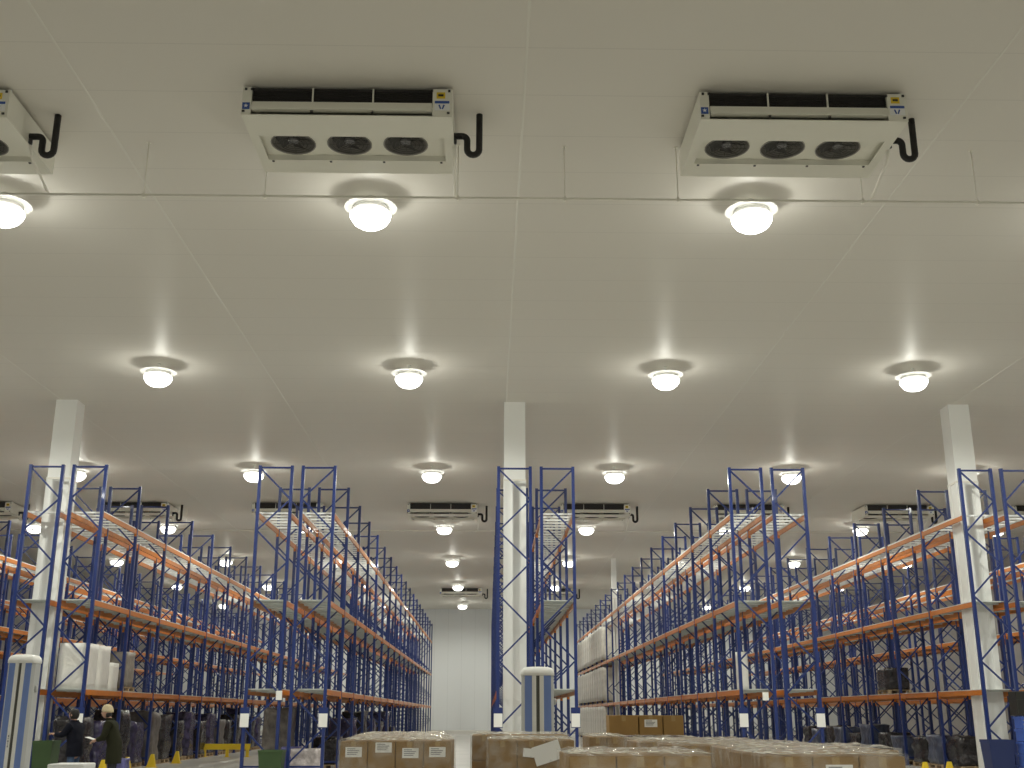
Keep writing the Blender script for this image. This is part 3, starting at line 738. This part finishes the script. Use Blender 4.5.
# white tub at lower left
r = thing('white_tub', 'white flat topped box standing in front of the two workers', 'box', (-4.93, 14.2, 0))
MB().box(-0.19, 0.19, -0.2, 0.2, 0, 0.98).bevel(0.012).build('tub_body', M['mast_white'], r)
MB().box(-0.21, 0.21, -0.225, 0.225, 0.98, 1.05).bevel(0.015).build('lid', M['sticker_white'], r)
# ------------------------------------------------------------------ people
def skin(name, pts, edges, rad, m, parent, sub=2, root=0):
    me = bpy.data.meshes.new(name); me.from_pydata(pts, edges, []); me.update(); me.materials.append(m)
    o = obj(name, me, parent)
    s = o.modifiers.new('skin', 'SKIN'); s.use_smooth_shade = True
    if not me.skin_vertices: 
        bm = bmesh.new(); bm.from_mesh(me); bm.verts.layers.skin.verify(); bm.to_mesh(me); bm.free()
    for i, v in enumerate(me.skin_vertices[0].data):
        rr = rad[i]; v.radius = rr if isinstance(rr, tuple) else (rr, rr); v.use_root = (i == root)
    ss = o.modifiers.new('sub', 'SUBSURF'); ss.levels = sub; ss.render_levels = sub
    return o
def ball(name, c, r, m, parent, sc=(1,1,1), seg=16):
    bm = bmesh.new(); bmesh.ops.create_uvsphere(bm, u_segments=seg, v_segments=seg//2+2, radius=r)
    for v in bm.verts: v.co = Vector((v.co.x*sc[0], v.co.y*sc[1], v.co.z*sc[2])) + Vector(c)
    for f in bm.faces: f.smooth = True
    me = bpy.data.meshes.new(name); bm.to_mesh(me); bm.free(); me.materials.append(m); return obj(name, me, parent)
def person(loc, H, rz, label, coat, legs, headwear, lean, hands, coat_len):
    """figure facing +Y in its own frame; hands = (left, right) wrist targets"""
    r = thing('person', label, 'person', loc, rz); s = H / 1.75
    def S(p): return tuple(s*c for c in p)
    hip = (0, 0, 0.93); chest = (0, 0.03+lean*0.5, 1.24); shl = 1.42; ny = 0.02 + lean*0.8
    neck = (0, ny+0.02, 1.49); hx = lean*1.1 + 0.05
    pts = [hip, (0, lean*0.2, 1.08), chest, (0, ny, 1.36), neck, (0, hx, 1.56)]
    rad = [(0.15, 0.11), (0.14, 0.10), (0.13, 0.09), (0.09, 0.065), 0.05, 0.06]
    edges = [(0,1),(1,2),(2,3),(3,4),(4,5)]
    jp = [hip, (0, lean*0.2, 1.08), chest, (0, ny, 1.425), (0, ny+0.015, 1.50)]; jr = [(0.20, 0.155), (0.20, 0.155), (0.21, 0.16), (0.18, 0.135), 0.085]; je = [(0,1),(1,2),(2,3),(3,4)]
    for sx, hand in zip((-1, 1), hands):
        sh = (sx*0.19, ny, shl); w = hand
        el = tuple((a+b)/2 + d for a, b, d in zip(sh, w, (sx*0.05, -0.05, -0.12)))
        d = (Vector(w) - Vector(el)).normalized()
        n = len(pts); pts += [sh, el, w, tuple(Vector(w) + d*0.05)]; rad += [0.06, 0.045, 0.03, (0.042, 0.02)]; edges += [(3,n),(n,n+1),(n+1,n+2),(n+2,n+3)]
        palm = Vector(w) + d*0.06
        side = d.cross(Vector((0,0,1))).normalized(); upv = side.cross(d)
        for f in range(4):                                                # fingers, unequal and curled
            b = palm + side*(0.027 - 0.018*f); L = (0.068, 0.078, 0.072, 0.055)[f]
            k = len(pts); pts += [tuple(b + d*0.02), tuple(b + d*(0.02+L*0.55) - upv*0.012), tuple(b + d*(0.02+L*0.8) - upv*0.042)]; rad += [0.0095, 0.009, 0.008]; edges += [(n+3,k),(k,k+1),(k+1,k+2)]
        k = len(pts); b = Vector(w) + d*0.03
        pts += [tuple(b + side*(-sx)*0.038), tuple(b + side*(-sx)*0.058 + d*0.035 - upv*0.01), tuple(b + side*(-sx)*0.056 + d*0.062 - upv*0.022)]; rad += [0.011, 0.01, 0.009]; edges += [(n+2,k),(k,k+1),(k+1,k+2)]
        j = len(jp); wr = tuple(Vector(w) - d*0.02); jp += [(sx*0.195, ny, shl-0.005), el, wr]; jr += [0.083, 0.07, 0.052]; je += [(3,j),(j,j+1),(j+1,j+2)]
    lp = [(0, 0, 0.95)]; lr = [(0.13, 0.10)]; le = []
    for sx in (-1, 1):
        hipj = (sx*0.095, 0, 0.86); kn = (sx*0.105, 0.03 if sx > 0 else 0.0, 0.49); an = (sx*0.11, -0.02 if sx > 0 else -0.06, 0.09); toe = (sx*0.125, an[1]+0.13, 0.03)
        n = len(pts); pts += [hipj, kn, an, (an[0], an[1]+0.06, 0.04)]; rad += [0.085, 0.058, 0.04, (0.04, 0.03)]; edges += [(0,n),(n,n+1),(n+1,n+2),(n+2,n+3)]
        j = len(lp); lp += [hipj, kn, (an[0], an[1], 0.10)]; lr += [0.085, 0.075, 0.06]; le += [(0,j),(j,j+1),(j+1,j+2)]
        ball('shoe', S((an[0], an[1]+0.06, 0.045)), 0.05*s, M['shoe'], r, (0.95, 2.7, 0.9))
    head = bmesh.new()
    body = skin('body', [S(p) for p in pts], edges, [tuple(s*c for c in q) if isinstance(q, tuple) else s*q for q in rad], M['skin'], r)
    skin('coat', [S(p) for p in jp], je, [tuple(s*c for c in q) if isinstance(q, tuple) else s*q for q in jr], coat, r)
    skin('trousers', [S(p) for p in lp], le, [tuple(s*c for c in q) if isinstance(q, tuple) else s*q for q in lr], legs, r)
    # coat skirt
    sk = MB(); sk.lathe([(0.20, coat_len), (0.205, coat_len+0.1), (0.195, 0.95), (0.18, 1.06), (0.15, 1.12)], 24)
    for v in sk.bm.verts: v.co = Vector(S((v.co.x, v.co.y*0.78 + lean*0.1*(v.co.z-0.7), v.co.z)))
    sk.build('coat_hem', coat, r)
    # head: skull and jaw shaped from one sphere, with nose, ears, eyes and mouth
    head.free(); hm = bmesh.new(); bmesh.ops.create_uvsphere(hm, u_segments=28, v_segments=20, radius=1.0)
    hc = Vector((0, hx+0.03, 1.635))
    for v in hm.verts:
        x, y, z = v.co
        w = 0.078 * (1 - 0.22*max(0, -z)**1.5); d = 0.098 * (1 - 0.10*max(0, -z))
        yy = y*d + (0.012*max(0, -z) if y > 0 else 0.02*max(0, -z))
        if y > 0.75 and abs(x) < 0.25 and -0.35 < z < 0.12: yy += 0.022*(1-abs(x)/0.25)*(1-abs(z+0.14)/0.26)      # nose
        v.co = Vector(S((hc.x + x*w, hc.y + yy, hc.z + z*0.118)))
    for f in hm.faces: f.smooth = True
    me = bpy.data.meshes.new('head'); hm.to_mesh(me); hm.free(); me.materials.append(M['skin']); hd = obj('head', me, r)
    for sx in (-1, 1):
        ball('eye', S((sx*0.03, hc.y+0.087, hc.z+0.01)), 0.011*s, M['eye'], hd)
        ball('ear', S((sx*0.079, hc.y-0.005, hc.z-0.005)), 0.028*s, M['skin'], hd, (0.4, 0.75, 1.1))
    ball('mouth', S((0, hc.y+0.092, hc.z-0.065)), 0.022*s, mat_lip, hd, (1, 0.3, 0.28))
    hw = MB()
    if headwear == 'hair':
        prof = [(0.0, 0.128), (0.04, 0.124), (0.07, 0.10), (0.088, 0.06), (0.089, 0.0), (0.082, -0.05), (0.06, -0.09)]
        hw.lathe(prof, 24)
        for v in hw.bm.verts:
            y = v.co.y*1.25
            if y > 0.055 and v.co.z < 0.075: y = 0.055 + (y-0.055)*0.1
            v.co = Vector(S((hc.x + v.co.x, hc.y - 0.012 + y, hc.z + v.co.z)))
        hw.build('hair', M['hair'], r)
    else:
        hw.lathe([(0.0, 0.165), (0.035, 0.16), (0.07, 0.14), (0.092, 0.10), (0.098, 0.06), (0.102, 0.055), (0.103, 0.012), (0.096, 0.006)], 24)
        for v in hw.bm.verts: v.co = Vector(S((hc.x + v.co.x, hc.y - 0.012 + v.co.y*1.18, hc.z + v.co.z + 0.10*v.co.y)))
        hw.build('knit_cap', M['knit'], r)
        nb = MB().lathe([(0.08, -0.01), (0.09, -0.03), (0.085, -0.07), (0.06, -0.10)], 20)
        for v in nb.bm.verts:
            y = v.co.y*1.1
            if y > 0.0: y *= 0.15
            v.co = Vector(S((hc.x + v.co.x, hc.y - 0.012 + y, hc.z + v.co.z)))
        nb.build('hair', M['hair'], r)
    cl = MB().lathe([(0.075, 1.44), (0.082, 1.50), (0.078, 1.525), (0.068, 1.52)], 20)
    for v in cl.bm.verts: v.co = Vector(S((v.co.x, v.co.y + ny + 0.02, v.co.z)))
    cl.build('collar', coat, r)
    return r
mat_lip = mat('lips', (0.40, 0.18, 0.15), 0.5)
person((-8.66, 25.0, 0), 1.72, PI/2 - 0.25, 'person with black hair and dark navy jacket reaching towards the green bin', M['navy'], M['jeans'], 'hair', 0.02, ((-0.17, 0.42, 1.24), (0.16, 0.40, 1.26)), 0.78)
person((-7.83, 25.0, 0), 1.77, PI/2 + 0.05, 'person in beige knit cap and dark olive coat holding a white paper', M['olive'], M['trouser'], 'cap', 0.13, ((-0.15, 0.36, 1.08), (0.15, 0.36, 1.10)), 0.62)
r = thing('paper_note', 'small white paper held by the person in the beige cap', 'paper', (-8.33, 25.0, 1.125))
MB().box(-0.10, 0.08, -0.14, 0.14, 0, 0.004).build('sheet', M['paper'], r).rotation_euler = (0.0, 0.3, 0)

# ------------------------------------------------------------------ camera and view
W = bpy.data.worlds.new('world'); SC.world = W; W.use_nodes = True
W.node_tree.nodes['Background'].inputs[0].default_value = (0.02, 0.02, 0.02, 1)
F = 1127.0; th = math.atan((715-384)/F); psi = math.atan(24*math.cos(th)/F)
cam = bpy.data.cameras.new('camera'); co = bpy.data.objects.new('camera', cam); COL.objects.link(co)
cam.sensor_fit = 'HORIZONTAL'; cam.sensor_width = 36; cam.lens = 36*F/1024; cam.clip_end = 300; cam.clip_start = 0.05
co.location = (0, 0, 1.6); co.rotation_euler = (PI/2 + th, 0, -psi)
SC.camera = co
SC.view_settings.view_transform = 'Standard'; SC.view_settings.look = 'None'
SC.view_settings.exposure = 0.0; SC.view_settings.gamma = 1.0; SC.view_settings.use_curve_mapping = False
SC.cycles.use_denoising = True
SC.cycles.max_bounces = 8; SC.cycles.diffuse_bounces = 5; SC.cycles.glossy_bounces = 3; SC.cycles.transparent_max_bounces = 12
SC.cycles.sample_clamp_indirect = 6.0
